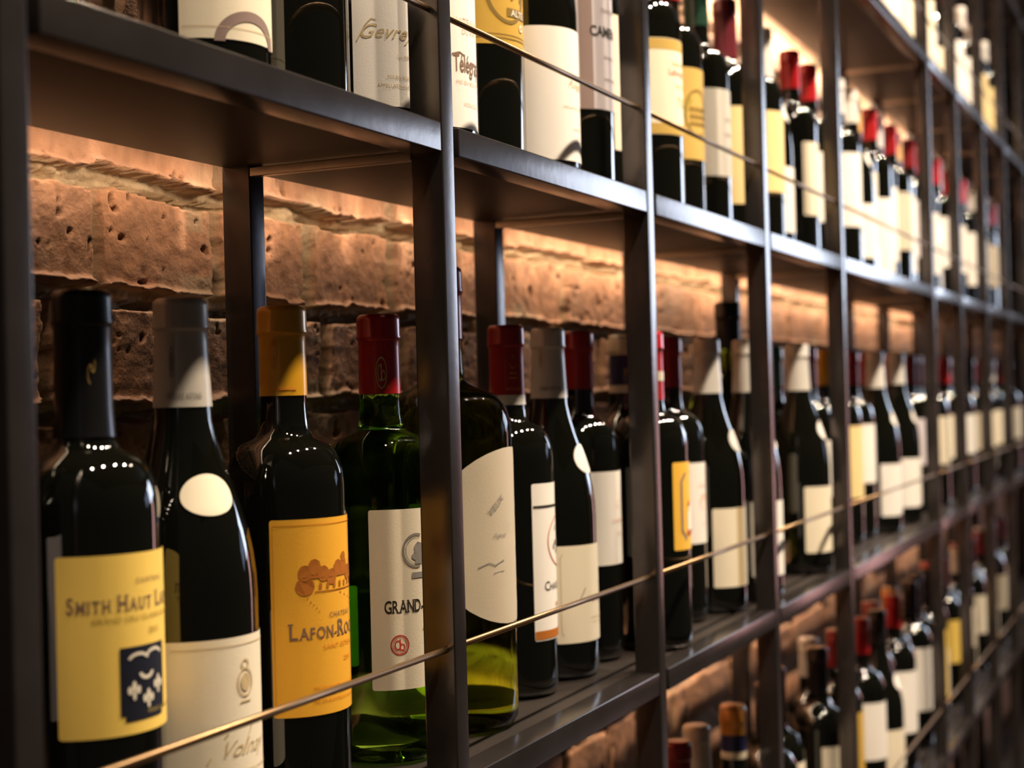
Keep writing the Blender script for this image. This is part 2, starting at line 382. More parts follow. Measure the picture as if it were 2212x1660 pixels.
def text_mesh(t, weight, space):
    key = (t, weight, space)
    if key in TXT: return TXT[key]
    cu = bpy.data.curves.new('t', 'FONT'); cu.body = t; cu.offset = weight; cu.space_character = space; cu.resolution_u = 3
    o = bpy.data.objects.new('t', cu); C.objects.link(o); bpy.context.view_layer.update()
    dg = bpy.context.evaluated_depsgraph_get(); me = bpy.data.meshes.new_from_object(o.evaluated_get(dg))
    V = [(v.co.x, v.co.y) for v in me.vertices]; F = [tuple(p.vertices) for p in me.polygons]
    # find stems: vertices lying on the baseline / cap line give serif positions
    ser = []
    for yy, yb in ((0.0, 0.0), (max(v[1] for v in V), max(v[1] for v in V)-.05)):
        xs = sorted(set(round(v[0], 3) for v in V if abs(v[1]-yy) < 0.012)); i = 0
        while i < len(xs)-1:
            if 0.03 < xs[i+1]-xs[i] < 0.16: ser.append(((xs[i]+xs[i+1])/2, (xs[i+1]-xs[i])/2+.055, yb)); i += 2
            else: i += 1
    bpy.data.objects.remove(o); bpy.data.curves.remove(cu); bpy.data.meshes.remove(me)
    TXT[key] = (V, F, ser); return TXT[key]

REG = []
def bottle(x, y, shelf, kind='bordeaux', R=1.0, H=1.0, glass='black', cap='black', caplen=0.175, capband=None,
           lab=None, labels=(), sticker=None, desc='', group=None, name='wine_bottle', z=None):
    """labels: (paper, z0, z1, halfangle_deg, rot_deg) in design units above the base"""
    R_ = RB*R; H_ = HB*H; NK = .385 if R < 1.2 else .305; P = prof(kind, R_, H_, NK)
    root = bpy.data.objects.new(name, None); C.objects.link(root); root.location = W(x, y, SH[shelf])
    root['label'] = desc; root['category'] = 'bottle'; root['group'] = group or {'a': 'bottles on the upper shelf', 'b': 'bottles on the middle shelf', 'c': 'bottles on the top shelf', 'd': 'bottles on the lower shelf'}[shelf]
    b = link('glass_body', cached(('g', kind, R, H, glass), lambda: lathe('glass_body', P, GL[glass])), root)
    def capf(z0f, z1f, m, grow=0.0006):
        Q = []; zz = [z0f+(z1f-z0f)*t for t in (0, .02, .2, .4, .6, .8, .9, .95, 1.0)]
        for zq in zz: Q.append((rad_at(P, zq*H_)+grow, zq*H_))
        if z1f > .99:
            n_ = NK/.385; Q = [q for q in Q if q[1] < .94*H_]+[(R_*.378*n_+grow, .940*H_), (R_*.385*n_+grow, .944*H_), (R_*.412*n_+grow, .9475*H_), (R_*.412*n_+grow, .951*H_), (R_*.402*n_+grow, .955*H_), (R_*.398*n_+grow, .990*H_), (R_*.385*n_+grow, .998*H_), (R_*.35*n_, 1.001*H_+grow), (0, 1.001*H_+grow)]
        return lathe('capsule', Q, m, 40)
    c = link('capsule', cached(('c', kind, R, H, cap, caplen), lambda: capf(1-caplen, 1.0, capm(cap))), root)
    if capband:
        bc, b0, b1 = capband
        link('capsule_band', cached(('cb', kind, R, H, capband), lambda: capf(b0, b1, capm(bc), 0.0010)), c)
    L = []
    for (pk, z0, z1, ha, rot) in labels:
        ha_ = radians(ha)
        l = link('label', cached(('l', kind, R, H, pk, z0, z1, ha, rot), lambda: label_rect(P, R_, -ha_*R_, ha_*R_, z0*S, z1*S, 0.0005, radians(rot), pap(pk))), root)
        L.append(l)
    if sticker:
        pk, zc, a, bq, rot = sticker
        l = link('sticker', cached(('s', kind, R, H, sticker), lambda: label_oval(P, R_, 0, zc*S, a*S, bq*S, 0.0006, radians(rot), pap(pk))), root)
        L.append(l)
    REG.append((root, x, y, shelf, R_))
    return root, P, R_, L

def deco(B, li, m, zc, fn, name='lettering', off=0.0008, rot=0.0):
    root, P, R_, L = B; k = Ink(); fn(k)
    return k.build(name, P, R_, zc*S, off, radians(rot), ink(m), L[li] if li is not None else root)
mm = 0.001

# ============================================================ middle shelf, first bay
WHITE_CAP_SIDE = None
B = bottle(1.12, .22, 'b', cap='black', labels=[('lilac', .195, .41, 73, 0)], desc='dark bottle with pale lilac label, mostly hidden behind the nearest front post')
deco(B, 0, 'greyink', .30, lambda k: [k.text('B', 30*mm, 0, 6*mm), k.text('MIS EN', 30*mm, -7*mm, 2*mm)])

B = bottle(1.376, .17, 'b', cap='black', caplen=.24, labels=[('yellow', .195, .395, 74, 0)], desc='dark bottle with yellow label and navy shield emblem, leftmost on the middle shelf')
def smith(k):
    k.text('CHATEAU', 2*mm, 30*mm, 2.6*mm, space=1.3); k.caps('SMITH HAUT LAFITTE', -43*mm, 17*mm, 8.0*mm, 6.0*mm, .72, 1.3, (0, 6, 11))
deco(B, 0, 'brown', .295, smith)
deco(B, 0, 'olive', .295, lambda k: [k.text('GRAND CRU CLASSE DE GRAVES', 0, 11.5*mm, 2.6*mm, sx=1.15), k.text('2012', 4*mm, 4*mm, 3*mm), k.line([(-38*mm, -40*mm), (38*mm, -40*mm)], .4*mm), k.text('PESSAC-LEOGNAN', 10*mm, -36*mm, 2*mm)])
def shield(k):
    k.poly([(-13.5*mm, 3*mm), (13.5*mm, 3*mm), (13.5*mm, -28*mm), (9*mm, -33*mm), (0, -34*mm), (-9*mm, -33*mm), (-13.5*mm, -28*mm)][::-1])
deco(B, 0, 'navy', .285, lambda k: [k.rect(-15.5*mm, 15.5*mm, -31*mm, 3*mm), k.rect(-13*mm, 13*mm, -34*mm, -31*mm)], 'emblem', .0008, -4)
def fleur(k, x, y, r):
    for a in range(3): k.disc(x+r*.55*(a-1), y+(r*.1 if a != 1 else r*.45), r*.28, r*(.42 if a != 1 else .62), 10)
    k.rect(x-r*.75, x+r*.75, y-r*.35, y-r*.18); k.disc(x, y-r*.65, r*.22, r*.4, 8)
def shieldmarks(k):
    k.ring(-5*mm, -4*mm, 6.5*mm, 4*mm, 1.6*mm, 0.2, 2.9, 14); k.ring(6*mm, -3*mm, 6.5*mm, 4*mm, 1.6*mm, 0.2, 2.9, 14)
    k.ring(0, -10*mm, 5*mm, 4.2*mm, 1.8*mm, pi*1.05, pi*1.95, 14)
    fleur(k, -8*mm, -19*mm, 4.6*mm); fleur(k, 1*mm, -24*mm, 4.6*mm); fleur(k, 9*mm, -18*mm, 4.6*mm)
deco(B, 0, 'silver', .285, shieldmarks, 'emblem', .0011, -4)
deco(B, None, 'goldink', .60, lambda k: [k.ring(3*mm, -2*mm, 4*mm, 5*mm, .6*mm, .6, 4.5), k.ring(6*mm, 3*mm, 3*mm, 4*mm, .6*mm, 3, 7)], 'lettering', .0010, -40)

def burg_label(B, li, zc, big='Volnay', rot=0, h=1.0):
    deco(B, li, 'tan', zc, lambda k: [k.frame(-37*mm, 37*mm, -40*mm*h, 40*mm*h, .35*mm), k.frame(-35.5*mm, 35.5*mm, -38.5*mm*h, 38.5*mm*h, .25*mm)], 'border', .0008, rot)
def volnay(k):
    k.text('Volnay', -4*mm, -17*mm, 9*mm, sx=.95, shear=.55, space=1.02); k.line([(-27*mm, -19*mm), (-15*mm, -4*mm)], .9*mm); k.line([(-6*mm, -17*mm), (3*mm, 0*mm)], .9*mm)
B = bottle(1.567, .175, 'b', 'burgundy', cap='silver', caplen=.195, labels=[('cream', .055, .272, 74, 0)], sticker=('cream', .447, .047, .0255, -26),
           desc='burgundy bottle with grey capsule and oval neck sticker, right of the yellow-labelled bottle')
deco(B, 0, 'tan', .165, volnay)
deco(B, 0, 'tan', .165, lambda k: [k.rect(-44*mm, 44*mm, 43.5*mm, 44*mm)], 'border')
deco(B, 0, 'tan', .165, lambda k: [k.text('APPELLATION CONTROLEE', 4*mm, (-27-6*j)*mm, 1.8*mm) for j in range(3)])
def crest(k, s=1):
    k.ring(0, 0, 6*mm*s, 8*mm*s, 1.0*mm*s); k.disc(0, 0, 3.5*mm*s, 5*mm*s); k.ring(0, 10*mm*s, 3*mm*s, 3*mm*s, 1*mm*s); k.rect(-4*mm*s, 4*mm*s, -11*mm*s, -10*mm*s)
deco(B, 0, 'tan', .215, crest, 'emblem', .0009, -4)
deco(B, None, 'greyink', .566, lambda k: [k.text('DOMAINE ANTONIN', 0, 0, 3.4*mm, sx=1.0, weight=.01)], 'lettering', .0010, -48)
deco(B, None, 'greyink', .612, lambda k: [k.ring(0, 0, 3.4*mm, 9*mm, 1.4*mm), k.disc(0, 0, 1.5*mm, 6*mm)], 'emblem', .0010, -74)

B = bottle(1.790, .17, 'b', cap='gold', caplen=.178, labels=[('orange', .135, .40, 73, 0)], desc='bottle with golden capsule and orange label showing a chateau, third on the middle shelf')
def lafon(k):
    k.caps('LAFON-ROCHET', -37*mm, -12*mm, 10*mm, 7*mm, .80, 1.0, (0, 6))
    k.text('CHATEAU', 0, 0*mm, 3*mm, space=1.2, serif=True)
deco(B, 0, 'sepia', .265, lafon).data.materials[0] = ink('brown')
def chateau(k):
    for j in range(9): k.disc((-27+j*6.2)*mm, (28+3.5*sin(j*1.7))*mm, 4.4*mm, 5.0*mm, 9)
    k.disc(-27*mm, 20*mm, 6*mm, 5.5*mm); k.rect(-24*mm, 28*mm, 24.5*mm, 26.5*mm)
    for j in range(5): k.line([((-26+2*j)*mm, (12.5-1.9*j)*mm), ((0+5*j)*mm, (14-1.9*j)*mm), (31*mm, (15-2.1*j)*mm)], 1.0*mm)
    for j in range(8): k.rect((-18+j*5.4)*mm, (-16+j*5.4)*mm, 18*mm, 21.5*mm)
    k.rect(-21*mm, 26*mm, 16*mm, 16.7*mm); k.disc(4*mm, 36*mm, 3*mm, 3*mm, 8)
deco(B, 0, 'sepia', .265, chateau, 'emblem')
deco(B, 0, 'orangeink', .265, lambda k: [k.text('SAINT-ESTEPHE', 0, -19*mm, 3*mm, space=1.1), k.text('2010', 6*mm, -28*mm, 3*mm), *[k.text('MIS EN BOUTEILLE AU CHATEAU', 0, (-43-4*j)*mm, 2.0*mm, sx=1.1) for j in range(3)], k.rect(-46*mm, 46*mm, 57*mm, 57.5*mm), k.rect(-46*mm, -45.6*mm, -57*mm, 57*mm)], 'lettering')
def coin(k, s=1): k.ring(0, 0, 5.2*mm*s, 6*mm*s, .7*mm*s); k.ring(-1.6*mm*s, 0, 1.8*mm*s, 3.2*mm*s, .6*mm*s); k.ring(1.8*mm*s, -1*mm*s, 1.8*mm*s, 2*mm*s, .6*mm*s); k.rect(-.4*mm*s, .4*mm*s, -3.4*mm*s, 3.4*mm*s)
deco(B, None, 'orangeink', .625, lambda k: [k.disc(0, 6*mm, 2*mm, 1.6*mm), k.disc(0, -3*mm, 2*mm, 1.6*mm), k.ring(0, 0, 5*mm, 9*mm, .5*mm)], 'emblem', .0011, -78)
deco(B, None, 'orangeink', .575, lambda k: [k.rect(-17*mm, 17*mm, 0, 1.8*mm)], 'border', .0011, -50)

B = bottle(2.088, .185, 'b', glass='green', cap='red', caplen=.178, labels=[('cream', .115, .390, 76, 0), ('cream', .13, .26, 40, 180)],
           desc='green glass bottle with red capsule and cream label, just left of the second post')
def grand(k):
    k.caps('GRAND-PUY-LACOSTE', -40*mm, -8*mm, 8.6*mm, 8.6*mm, .62, .5)
deco(B, 0, 'black', .25, grand)
deco(B, 0, 'red', .25, lambda k: [k.ring(-30*mm, -30*mm, 6.6*mm, 7.0*mm, .9*mm), k.ring(-30*mm, -30*mm, 5*mm, 5.4*mm, .4*mm), k.ring(-31.5*mm, -30*mm, 2.4*mm, 3.4*mm, .9*mm), k.ring(-28.5*mm, -31.5*mm, 2*mm, 2.4*mm, .8*mm), k.rect(-30.4*mm, -29.5*mm, -34*mm, -26*mm)], 'emblem')
deco(B, 0, 'red', .25, lambda k: [k.text('A', -9*mm, -21*mm, 6*mm)])
deco(B, 0, 'greyink', .25, lambda k: [k.ring(-16*mm, 34*mm, 11*mm, 12*mm, 1.6*mm, 1.2, 5.0), k.ring(-16*mm, 34*mm, 8.4*mm, 9.4*mm, .4*mm, 1.2, 5.0), k.disc(-14*mm, 35*mm, 4*mm, 5*mm, 7), k.disc(-17*mm, 30*mm, 3*mm, 2.6*mm, 7), k.rect(-17*mm, -11*mm, 24.5*mm, 31*mm)], 'emblem')
deco(B, 0, 'greyink', .25, lambda k: [k.rect(-20*mm, 2*mm, 15*mm, 19*mm)], 'border')
deco(B, None, 'tan', .60, lambda k: coin(k, 1.9), 'emblem', .0011, -55)
deco(B, None, 'rust', .575, lambda k: [k.text('CHATEAU G.P.L.', 0, 0, 2.4*mm)], 'lettering', .0011, -50)

B = bottle(2.315, .190, 'b', R=1.40, H=1.13, glass='olive', cap='red', caplen=.155, desc='olive green magnum with large oval beige label, right behind the second post', name='magnum_bottle', labels=[('lime', .17, .385, 16, -92)])
root, P, R_, L = B
ov = link('oval_label', label_oval(P, R_, 0, .325*S, .165*S, .148*S, .0006, radians(6), pap('beige'), 2.15), root)
deco((root, P, R_, [L[0], ov]), 1, 'greyink', .325, lambda k: [k.text('VIEUX', -20*mm, 22*mm, 5*mm, rotz=.7), k.line([(-40*mm, -22*mm), (-30*mm, -19*mm), (-24*mm, -21*mm), (-14*mm, -18*mm)], .9*mm), k.line([(-26*mm, -27*mm), (-14*mm, -26*mm)], .5*mm), k.text('Magnum', -18*mm, 0, 3*mm, shear=.3)], 'lettering', .0010, 6)

# ---- second bay
B = bottle(2.60, .20, 'b', cap='red', caplen=.215, capband=('white', .785, .812), labels=[('white', .105, .395, 62, 25)], desc='bottle with banded red capsule and white label with red-ringed crest, between magnum and grey-capped burgundy')
B[0]['label'] = 'bottle with white-banded red capsule and white label with a ringed crest, right of the magnum'
deco(B, 0, 'black', .25, lambda k: [k.rect(-39.5*mm, 39.5*mm, 45*mm, 47*mm), k.text('C', -29*mm, -24*mm, 7.6*mm, align='LEFT'), k.text('HASSE-SPLEEN', -22*mm, -24*mm, 5.6*mm, sx=.95, align='LEFT')], 'lettering', .0008, 25)
deco(B, 0, 'rust', .25, lambda k: [k.ring(0, 16*mm, 24*mm, 22*mm, 1.2*mm), k.text('MOULIS', 0, -40*mm, 5*mm)], 'emblem', .0008, 25)
deco(B, 0, 'sepia', .25, lambda k: [k.rect(-40*mm, 40*mm, -64*mm, -57*mm)], 'border', .0008, 25)
deco(B, 0, 'greyink', .25, lambda k: [k.disc((-13+3*j)*mm, (12+4*sin(j*2.3))*mm, 2.2*mm, 2.8*mm, 6) for j in range(8)]+[k.text('A', -10*mm, 25*mm, 5*mm)], 'emblem', .0009, 25)
deco(B, None, 'orangeink', .62, lambda k: [k.line([(-8*mm, 0), (-4*mm, -4*mm), (4*mm, -4*mm), (8*mm, 0)], .9*mm), k.text('Y', 0, 2*mm, 5*mm), k.rect(-8*mm, 8*mm, -9*mm, -8*mm), k.rect(-9*mm, 9*mm, -13*mm, -12*mm), k.text('CHATEAU CHASSE', 0, -23*mm, 2.6*mm)], 'emblem', .0016, -45)

B = bottle(2.80, .20, 'b', 'burgundy', cap='white', caplen=.20, labels=[('cream', .072, .262, 68, 0)], sticker=('white', .43, .042, .029, 4), desc='burgundy bottle with white capsule, gold-framed cream label and oval sticker, centre of middle shelf')
def frame(k):
    k.line([(-38*mm, -33*mm), (-36*mm, -36*mm), (36*mm, -36*mm), (38*mm, -33*mm), (38*mm, 33*mm), (36*mm, 36*mm), (-36*mm, 36*mm), (-38*mm, 33*mm), (-38*mm, -33*mm)], .6*mm)
deco(B, 0, 'tan', .167, frame, 'border')
deco(B, 0, 'brown', .167, lambda k: [k.text('Volnay', -2*mm, -8*mm, 6*mm, shear=.5), k.line([(-22*mm, -7*mm), (-15*mm, 5*mm)], .8*mm)])
deco(B, 0, 'tan', .167, lambda k: [k.text('DOMAINE ANTONIN', 5*mm, -23*mm, 2*mm), k.text('PRODUCE OF FRANCE', 5*mm, -27*mm, 1.6*mm)])
deco(B, None, 'greyink', .568, lambda k: [k.text('DOMAINE ANTONIN', 0, 0, 3.4*mm, weight=.01)], 'lettering', .0010, -62)
deco(B, None, 'tan', .63, lambda k: [k.ring(0, 0, 3.5*mm, 8*mm, 1.2*mm), k.disc(0, 0, 1.6*mm, 5*mm)], 'emblem', .0010, -92)

B = bottle(2.995, .215, 'b', cap='red', labels=[('white', .20, .395, 70, -5)], desc='plain red-capped bottle with white label, directly right of the white-capped burgundy bottle')
deco(B, 0, 'palepink', .30, lambda k: [k.text('C', -2*mm, 8*mm, 7*mm), k.text('CHATEAU', 0, -6*mm, 4*mm), k.text('DE', 0, -18*mm, 4*mm)])
B = bottle(3.35, .245, 'b', cap='navy', caplen=.19, capband=('cream', .81, .836), labels=[('cream', .155, .392, 73, 0)], desc='bottle with navy and cream capsule and cream label, left of the third post')
CB = link('capsule_top', cached(('ct',), lambda: lathe('capsule_top', [(RB*.380+.0011, .938*HB), (RB*.380+.0011, .943*HB), (RB*.415+.0011, .948*HB), (RB*.402+.0011, .956*HB), (RB*.398+.0011, .99*HB), (RB*.36, 1.003*HB+.001), (0, 1.003*HB+.001)], capm('cream'), 40)), B[0])
deco(B, None, 'goldink', .60, lambda k: [k.text('P', 2*mm, -2*mm, 9*mm, weight=.02), k.ring(0, 0, 4*mm, 7*mm, .7*mm, 2, 5)], 'emblem', .0010, -60)
deco(B, 0, 'goldink', .27, lambda k: [k.text('CHATEAU', 0, 10*mm, 4*mm), k.disc(-24*mm, -6*mm, 7*mm, 7*mm, 9), k.text('GRAND VIN', 0, -30*mm, 3*mm)])

# ---- third bay
B = bottle(3.165, .117, 'b', cap='red', caplen=.215, capband=('cream', .845, .875), labels=[('orange', .215, .405, 46, 9)], desc='bottle with deep orange label bearing a dark octagonal outline, right of the third post')
B[3][0].data = B[3][0].data.copy(); B[3][0].data.materials[0] = mat('paper_tangerine', (0.80, 0.46, 0.06), .6, spec=.25, nscale=9, namt=.05)
deco(B, 0, 'taupe', .31, lambda k: k.line([(6*mm, 32*mm), (-12*mm, 32*mm), (-19*mm, 24*mm), (-19*mm, -24*mm), (-12*mm, -33*mm), (20*mm, -33*mm), (26*mm, -24*mm), (26*mm, 24*mm), (20*mm, 32*mm), (5*mm, 32*mm)], 3.2*mm), 'border', .0008, 9)
deco(B, 0, 'ivory', .31, lambda k: [k.rect(-9*mm, 16*mm, -24*mm, -6*mm), k.rect(-6*mm, 14*mm, -6*mm, 2*mm)], 'emblem', .0009, 9)
deco(B, 0, 'rust', .31, lambda k: [k.rect(-11*mm, 16*mm, -29*mm, -25*mm), k.disc(-5*mm, 2*mm, 2.5*mm, 3*mm)], 'emblem', .0010, 9)
B = bottle(3.545, .20, 'b', cap='red', labels=[('white', .19, .385, 70, 0)], desc='bottle with bright red capsule and white label, behind the orange-labelled bottle')
deco(B, 0, 'palepink', .29, lambda k: [k.text('CHATEAU', 0, 16*mm, 4*mm), k.disc(-2*mm, 0, 9*mm, 9*mm, 12), k.text('MEDOC', 0, -26*mm, 3*mm)])
B = bottle(3.735, .16, 'b', 'burgundy', cap='white', caplen=.20, labels=[('cream', .065, .262, 70, 0)], sticker=('white', .43, .042, .029, 4), desc='burgundy bottle with white capsule and blank cream label, left of the fourth post')
deco(B, 0, 'tan', .165, lambda k: [k.rect(3*mm, 12*mm, -44*mm, 44*mm)], 'border', .0007, -30)  # darker band laid on the label as the cast shadow of a post
B = bottle(4.19, .235, 'b', R=1.40, H=1.17, glass='olive', cap='black', caplen=.16, desc='tall olive magnum with black capsule, rising above its neighbours left of the fourth post', name='magnum_bottle', labels=[('cream', .17, .40, 60, 60)])
B = bottle(3.97, .125, 'b', 'burgundy', cap='white', caplen=.20, labels=[('white', .065, .262, 72, 0)], sticker=('white', .43, .042, .029, 0), desc='white-capped burgundy bottle with white label, half hidden behind the fourth post')

def simple(x, y, sh, cap, lab, z0, z1, desc, ha=72, rot=0, kind='bordeaux', st=None, inkc='greyink', txt=None, R=1.0, H=1.0, glass='black', caplen=.178, band=None):
    B = bottle(x, y, sh, kind, R, H, glass, cap, caplen, band, labels=[(lab, z0, z1, ha, rot)] if lab else [], sticker=st, desc=desc)
    if txt: deco(B, 0, inkc, (z0+z1)/2, txt, 'lettering', .0008, rot)
    return B
ST = ('white', .43, .042, .029, 4)
def gen(words, zs=(14, -4, -20), h=4):
    def f(k):
        for w, z in zip(words, zs): k.text(w, 0, z*mm, h*mm, sx=.9)
    return f
# ---- fourth bay (middle shelf)
simple(4.70, .245, 'b', 'green', 'cream', .215, .41, 'bottle with dark green capsule and cream label, first in the fourth bay of middle shelf', 52, 0)
simple(4.567, .13, 'b', 'white', 'cream', .065, .262, 'white-capped burgundy bottle standing forward in the fourth bay of the middle shelf', 70, 0, 'burgundy', ST, caplen=.2)
simple(4.97, .20, 'b', 'red', 'white', .20, .385, 'red-capped bottle with white label, behind the forward burgundy bottle of the fourth bay')
simple(5.20, .20, 'b', 'gold', 'cream', .20, .40, 'gold-capped bottle in the fourth bay of the middle shelf', 60)
# ---- wide fifth bay
simple(5.42, .20, 'b', 'black', 'amber', .165, .42, 'bottle with tall yellow label, right behind the fifth post on the middle shelf', 78, 0)
simple(5.644, .20, 'b', 'red', 'white', .205, .42, 'red-capped bottle with tall cream label beside the yellow label, middle shelf', 76, 0)
simple(6.09, .245, 'b', 'red', 'white', .155, .42, 'red-capped bottle with white label left of the white-capped burgundy in the wide bay', 76)
simple(5.88, .155, 'b', 'white', 'white', .065, .262, 'white-capped burgundy bottle standing forward in the wide bay of the middle shelf', 72, 0, 'burgundy', ST, caplen=.2)
simple(6.60, .245, 'b', 'red', 'lilac', .21, .41, 'bright red-capped bottle with greyish label in the wide bay of middle shelf', 76)
simple(6.32, .155, 'b', 'white', 'white', .065, .262, 'second white-capped burgundy bottle in the wide bay of the middle shelf', 72, 0, 'burgundy', ST, caplen=.18)
simple(6.82, .19, 'b', 'dark_red', 'lilac', .21, .41, 'dark red-capped bottle with lilac label near the right of the wide bay', 76)
simple(7.03, .2, 'b', 'dark_red', 'amber', .19, .41, 'dark red-capped bottle with yellow label, last one visible in the wide bay', 76)

# ============================================================ upper shelf (labels start just above the board)
simple(1.29, .20, 'a', 'black', None, 0, 0, 'label-free dark bottle at the far left of the upper shelf')
B = bottle(1.655, .19, 'a', 'burgundy', R=.98, cap='white', labels=[('cream', .062, .275, 76, 0)], desc='bottle with cream label swept by a brown arc, upper shelf far left')
def arc(k):
    k.ring(-8*mm, -50*mm, 22*mm, 19*mm, 6*mm, 0, pi)
deco(B, 0, 'taupe', .17, arc, 'emblem', .0008, 0)
deco(B, 0, 'tan', .17, lambda k: [k.rect(-47*mm, 47*mm, -42*mm, -41.6*mm), k.text('Bourgogne', 0, 0, 8*mm, shear=.4)], 'border')
simple(1.84, .175, 'a', 'red', 'white', .20, .40, 'dark bottle with high white label, left of the script-lettered white label on upper shelf', 76)
B = bottle(2.04, .16, 'a', cap='black', labels=[('white', .036, .345, 78, 0)], desc='bottle with tall white label in pale brown script, left of second post, upper shelf')
deco(B, 0, 'tan', .20, lambda k: [k.text('Gevrey', -27*mm, -28*mm, 9.5*mm, shear=.5, weight=.004), k.line([(-48*mm, -30*mm), (-42*mm, -19*mm), (-38*mm, -15*mm), (-35*mm, -16*mm)], .8*mm), k.line([(-9*mm, -34*mm), (-2*mm, -14*mm)], .6*mm), k.text('1er CRU', -14*mm, -41*mm, 2.6*mm), k.text('MIS EN BOUTEILLE', -14*mm, -55*mm, 2.4*mm), k.text('APPELLATION CONTROLEE', -14*mm, -61*mm, 2.4*mm)])
B = bottle(2.235, .165, 'a', cap='white', labels=[('white', .036, .335, 76, 0)], desc='bottle with white label in gothic lettering, first right of the second post')
deco(B, 0, 'brown', .21, lambda k: [k.text('Télégraphe', -20*mm, -37*mm, 13*mm, sx=.5, weight=.014, align='LEFT'), k.line([(-21*mm, -25*mm), (-14*mm, -23*mm), (-9*mm, -25*mm)], 1.2*mm)])
deco(B, 0, 'palepink', .21, lambda k: [k.text('CHATEAUNEUF', 0*mm, -2*mm, 5*mm), k.text('DU PAPE', 0*mm, -9*mm, 4*mm), k.text('MIS EN BOUTEILLE', 0, -46*mm, 3*mm), k.text('VIGNOBLES', 0, -62*mm, 3*mm)])
B = bottle(2.455, .175, 'a', cap='gold', labels=[('gold', .215, .43, 78, 0)], desc='bottle with ornate dark gold label, second right of the second post on upper shelf')
deco(B, 0, 'darkolive', .31, lambda k: [k.ring(-14*mm, 4*mm, 22*mm, 30*mm, 3*mm, pi, 2*pi), k.rect(-16*mm, 12*mm, -20*mm, -13*mm), k.text('CHATEAU', 0, 25*mm, 7*mm, weight=.03)]+[k.disc((-34+4*j)*mm, (2+7*sin(j*1.9))*mm, 1.8*mm, 2.6*mm, 6) for j in range(15)]+[k.rect(-48*mm, 48*mm, -35*mm, -34.4*mm), k.rect(-48*mm, 48*mm, -38*mm, -37.2*mm)], 'emblem')
deco(B, 0, 'silver', .31, lambda k: [k.text('ALTE', -3*mm, -19*mm, 5*mm, sx=1.1, weight=.02), k.ring(2*mm, -27*mm, 3*mm, 3*mm, 1.6*mm)], 'lettering', .0011)
B = bottle(2.655, .155, 'a', 'burgundy', cap='black', labels=[('white', .036, .285, 76, 0)], desc='dark bottle with low white label, left of the purple-striped label on the upper shelf')
deco(B, 0, 'tan', .17, lambda k: [k.text('Puligny', 0, 2*mm, 6*mm, shear=.5), k.text('APPELLATION CONTROLEE', 0, -16*mm, 2*mm), k.text('DOMAINE', 0, -34*mm, 2*mm)])
B = bottle(2.885, .165, 'a', cap='black', labels=[('lilac', .17, .435, 74, 0)], desc='bottle with grey label and vertical purple stripe, left of the third post, upper shelf')
deco(B, 0, 'taupe', .30, lambda k: [k.rect(-30*mm, -17*mm, -59*mm, 59*mm)], 'border', .0008, -12)
deco(B, 0, 'black', .30, lambda k: [k.text('CAMENSAC', -3*mm, 8*mm, 9*mm, sx=.85, weight=.02, serif=True)], 'lettering', .0010, 6)
deco(B, 0, 'taupe', .30, lambda k: [k.text('CHATEAU', -2*mm, 30*mm, 4*mm), k.text('GRAND CRU', 0, -12*mm, 3*mm), k.text('HAUT-MEDOC', 2*mm, -32*mm, 3*mm)])
simple(3.17, .245, 'a', 'red', 'cream', .135, .435, 'narrow glimpse of a bottle with yellow cream label, against the third post', 66, 0)
B = bottle(3.34, .165, 'a', cap='red', labels=[('cream', .185, .405, 78, 0)], desc='bottle with yellow-edged cream label, first right of the third post on the upper shelf')
deco(B, 0, 'goldink', .295, lambda k: [k.rect(-49*mm, 49*mm, 38*mm, 49*mm)], 'border', .0007)
deco(B, 0, 'goldink', .295, lambda k: [k.rect(-49*mm, 49*mm, -49*mm, -38*mm)], 'border', .0007)
deco(B, 0, 'rust', .295, lambda k: [k.text('Laforge', -8*mm, 12*mm, 7*mm, sx=.9)], 'lettering')
deco(B, 0, 'goldink', .295, lambda k: [k.text('CHATEAU', -4*mm, 22*mm, 4*mm), k.text('GRAND CRU', 0, 0, 3*mm), k.text('TG', 0, -20*mm, 10*mm)], 'emblem')
B = bottle(3.60, .20, 'a', R=1.06, cap='red', labels=[('gold', .165, .39, 80, 0)], desc='bottle with gold label and round engraved emblem, second right of the third post')
B[3][0].data = B[3][0].data.copy(); B[3][0].data.materials[0] = mat('paper_old_gold', (0.56, 0.37, 0.10), .55, spec=.3, nscale=12, namt=.15)
deco(B, 0, 'olive', .28, lambda k: [k.disc(-12*mm, 0, 19*mm, 25*mm, 20)], 'emblem')
deco(B, 0, 'darkolive', .28, lambda k: [k.ring(-12*mm, 0, 20*mm, 26*mm, 2*mm)]+[k.disc((-22+6*(j % 5))*mm, (-12+8*(j//5))*mm, 2.6*mm, 3*mm, 6) for j in range(15)], 'emblem', .0010)
simple(3.885, .21, 'a', 'green', 'grey', .16, .39, 'bottle with grey paper label, third right of the third post on the upper shelf', 72, 0, txt=gen(['CHATEAU', 'PAUILLAC', '2009']))
simple(4.12, .20, 'a', 'burgundy', 'amber', .11, .38, 'bottle with dark red capsule and mustard label, left of the fourth post', 72, 0, caplen=.24)
simple(4.33, .18, 'a', 'white', 'amber', .165, .40, 'bottle with yellow label, first right of the fourth post on the upper shelf', 76, 0)
simple(4.50, .20, 'a', 'white', 'white', .065, .262, 'white-capped burgundy bottle with sticker, right of the fourth post on upper shelf', 76, 0, 'burgundy', ST, caplen=.22)
simple(4.85, .20, 'a', 'red', 'cream', .15, .385, 'bright red-capped bottle with narrow cream label in the fourth bay of upper shelf', 60, 8)
simple(5.09, .20, 'a', 'red', 'white', .15, .385, 'second red-capped bottle, against the fifth post on the upper shelf', 60)
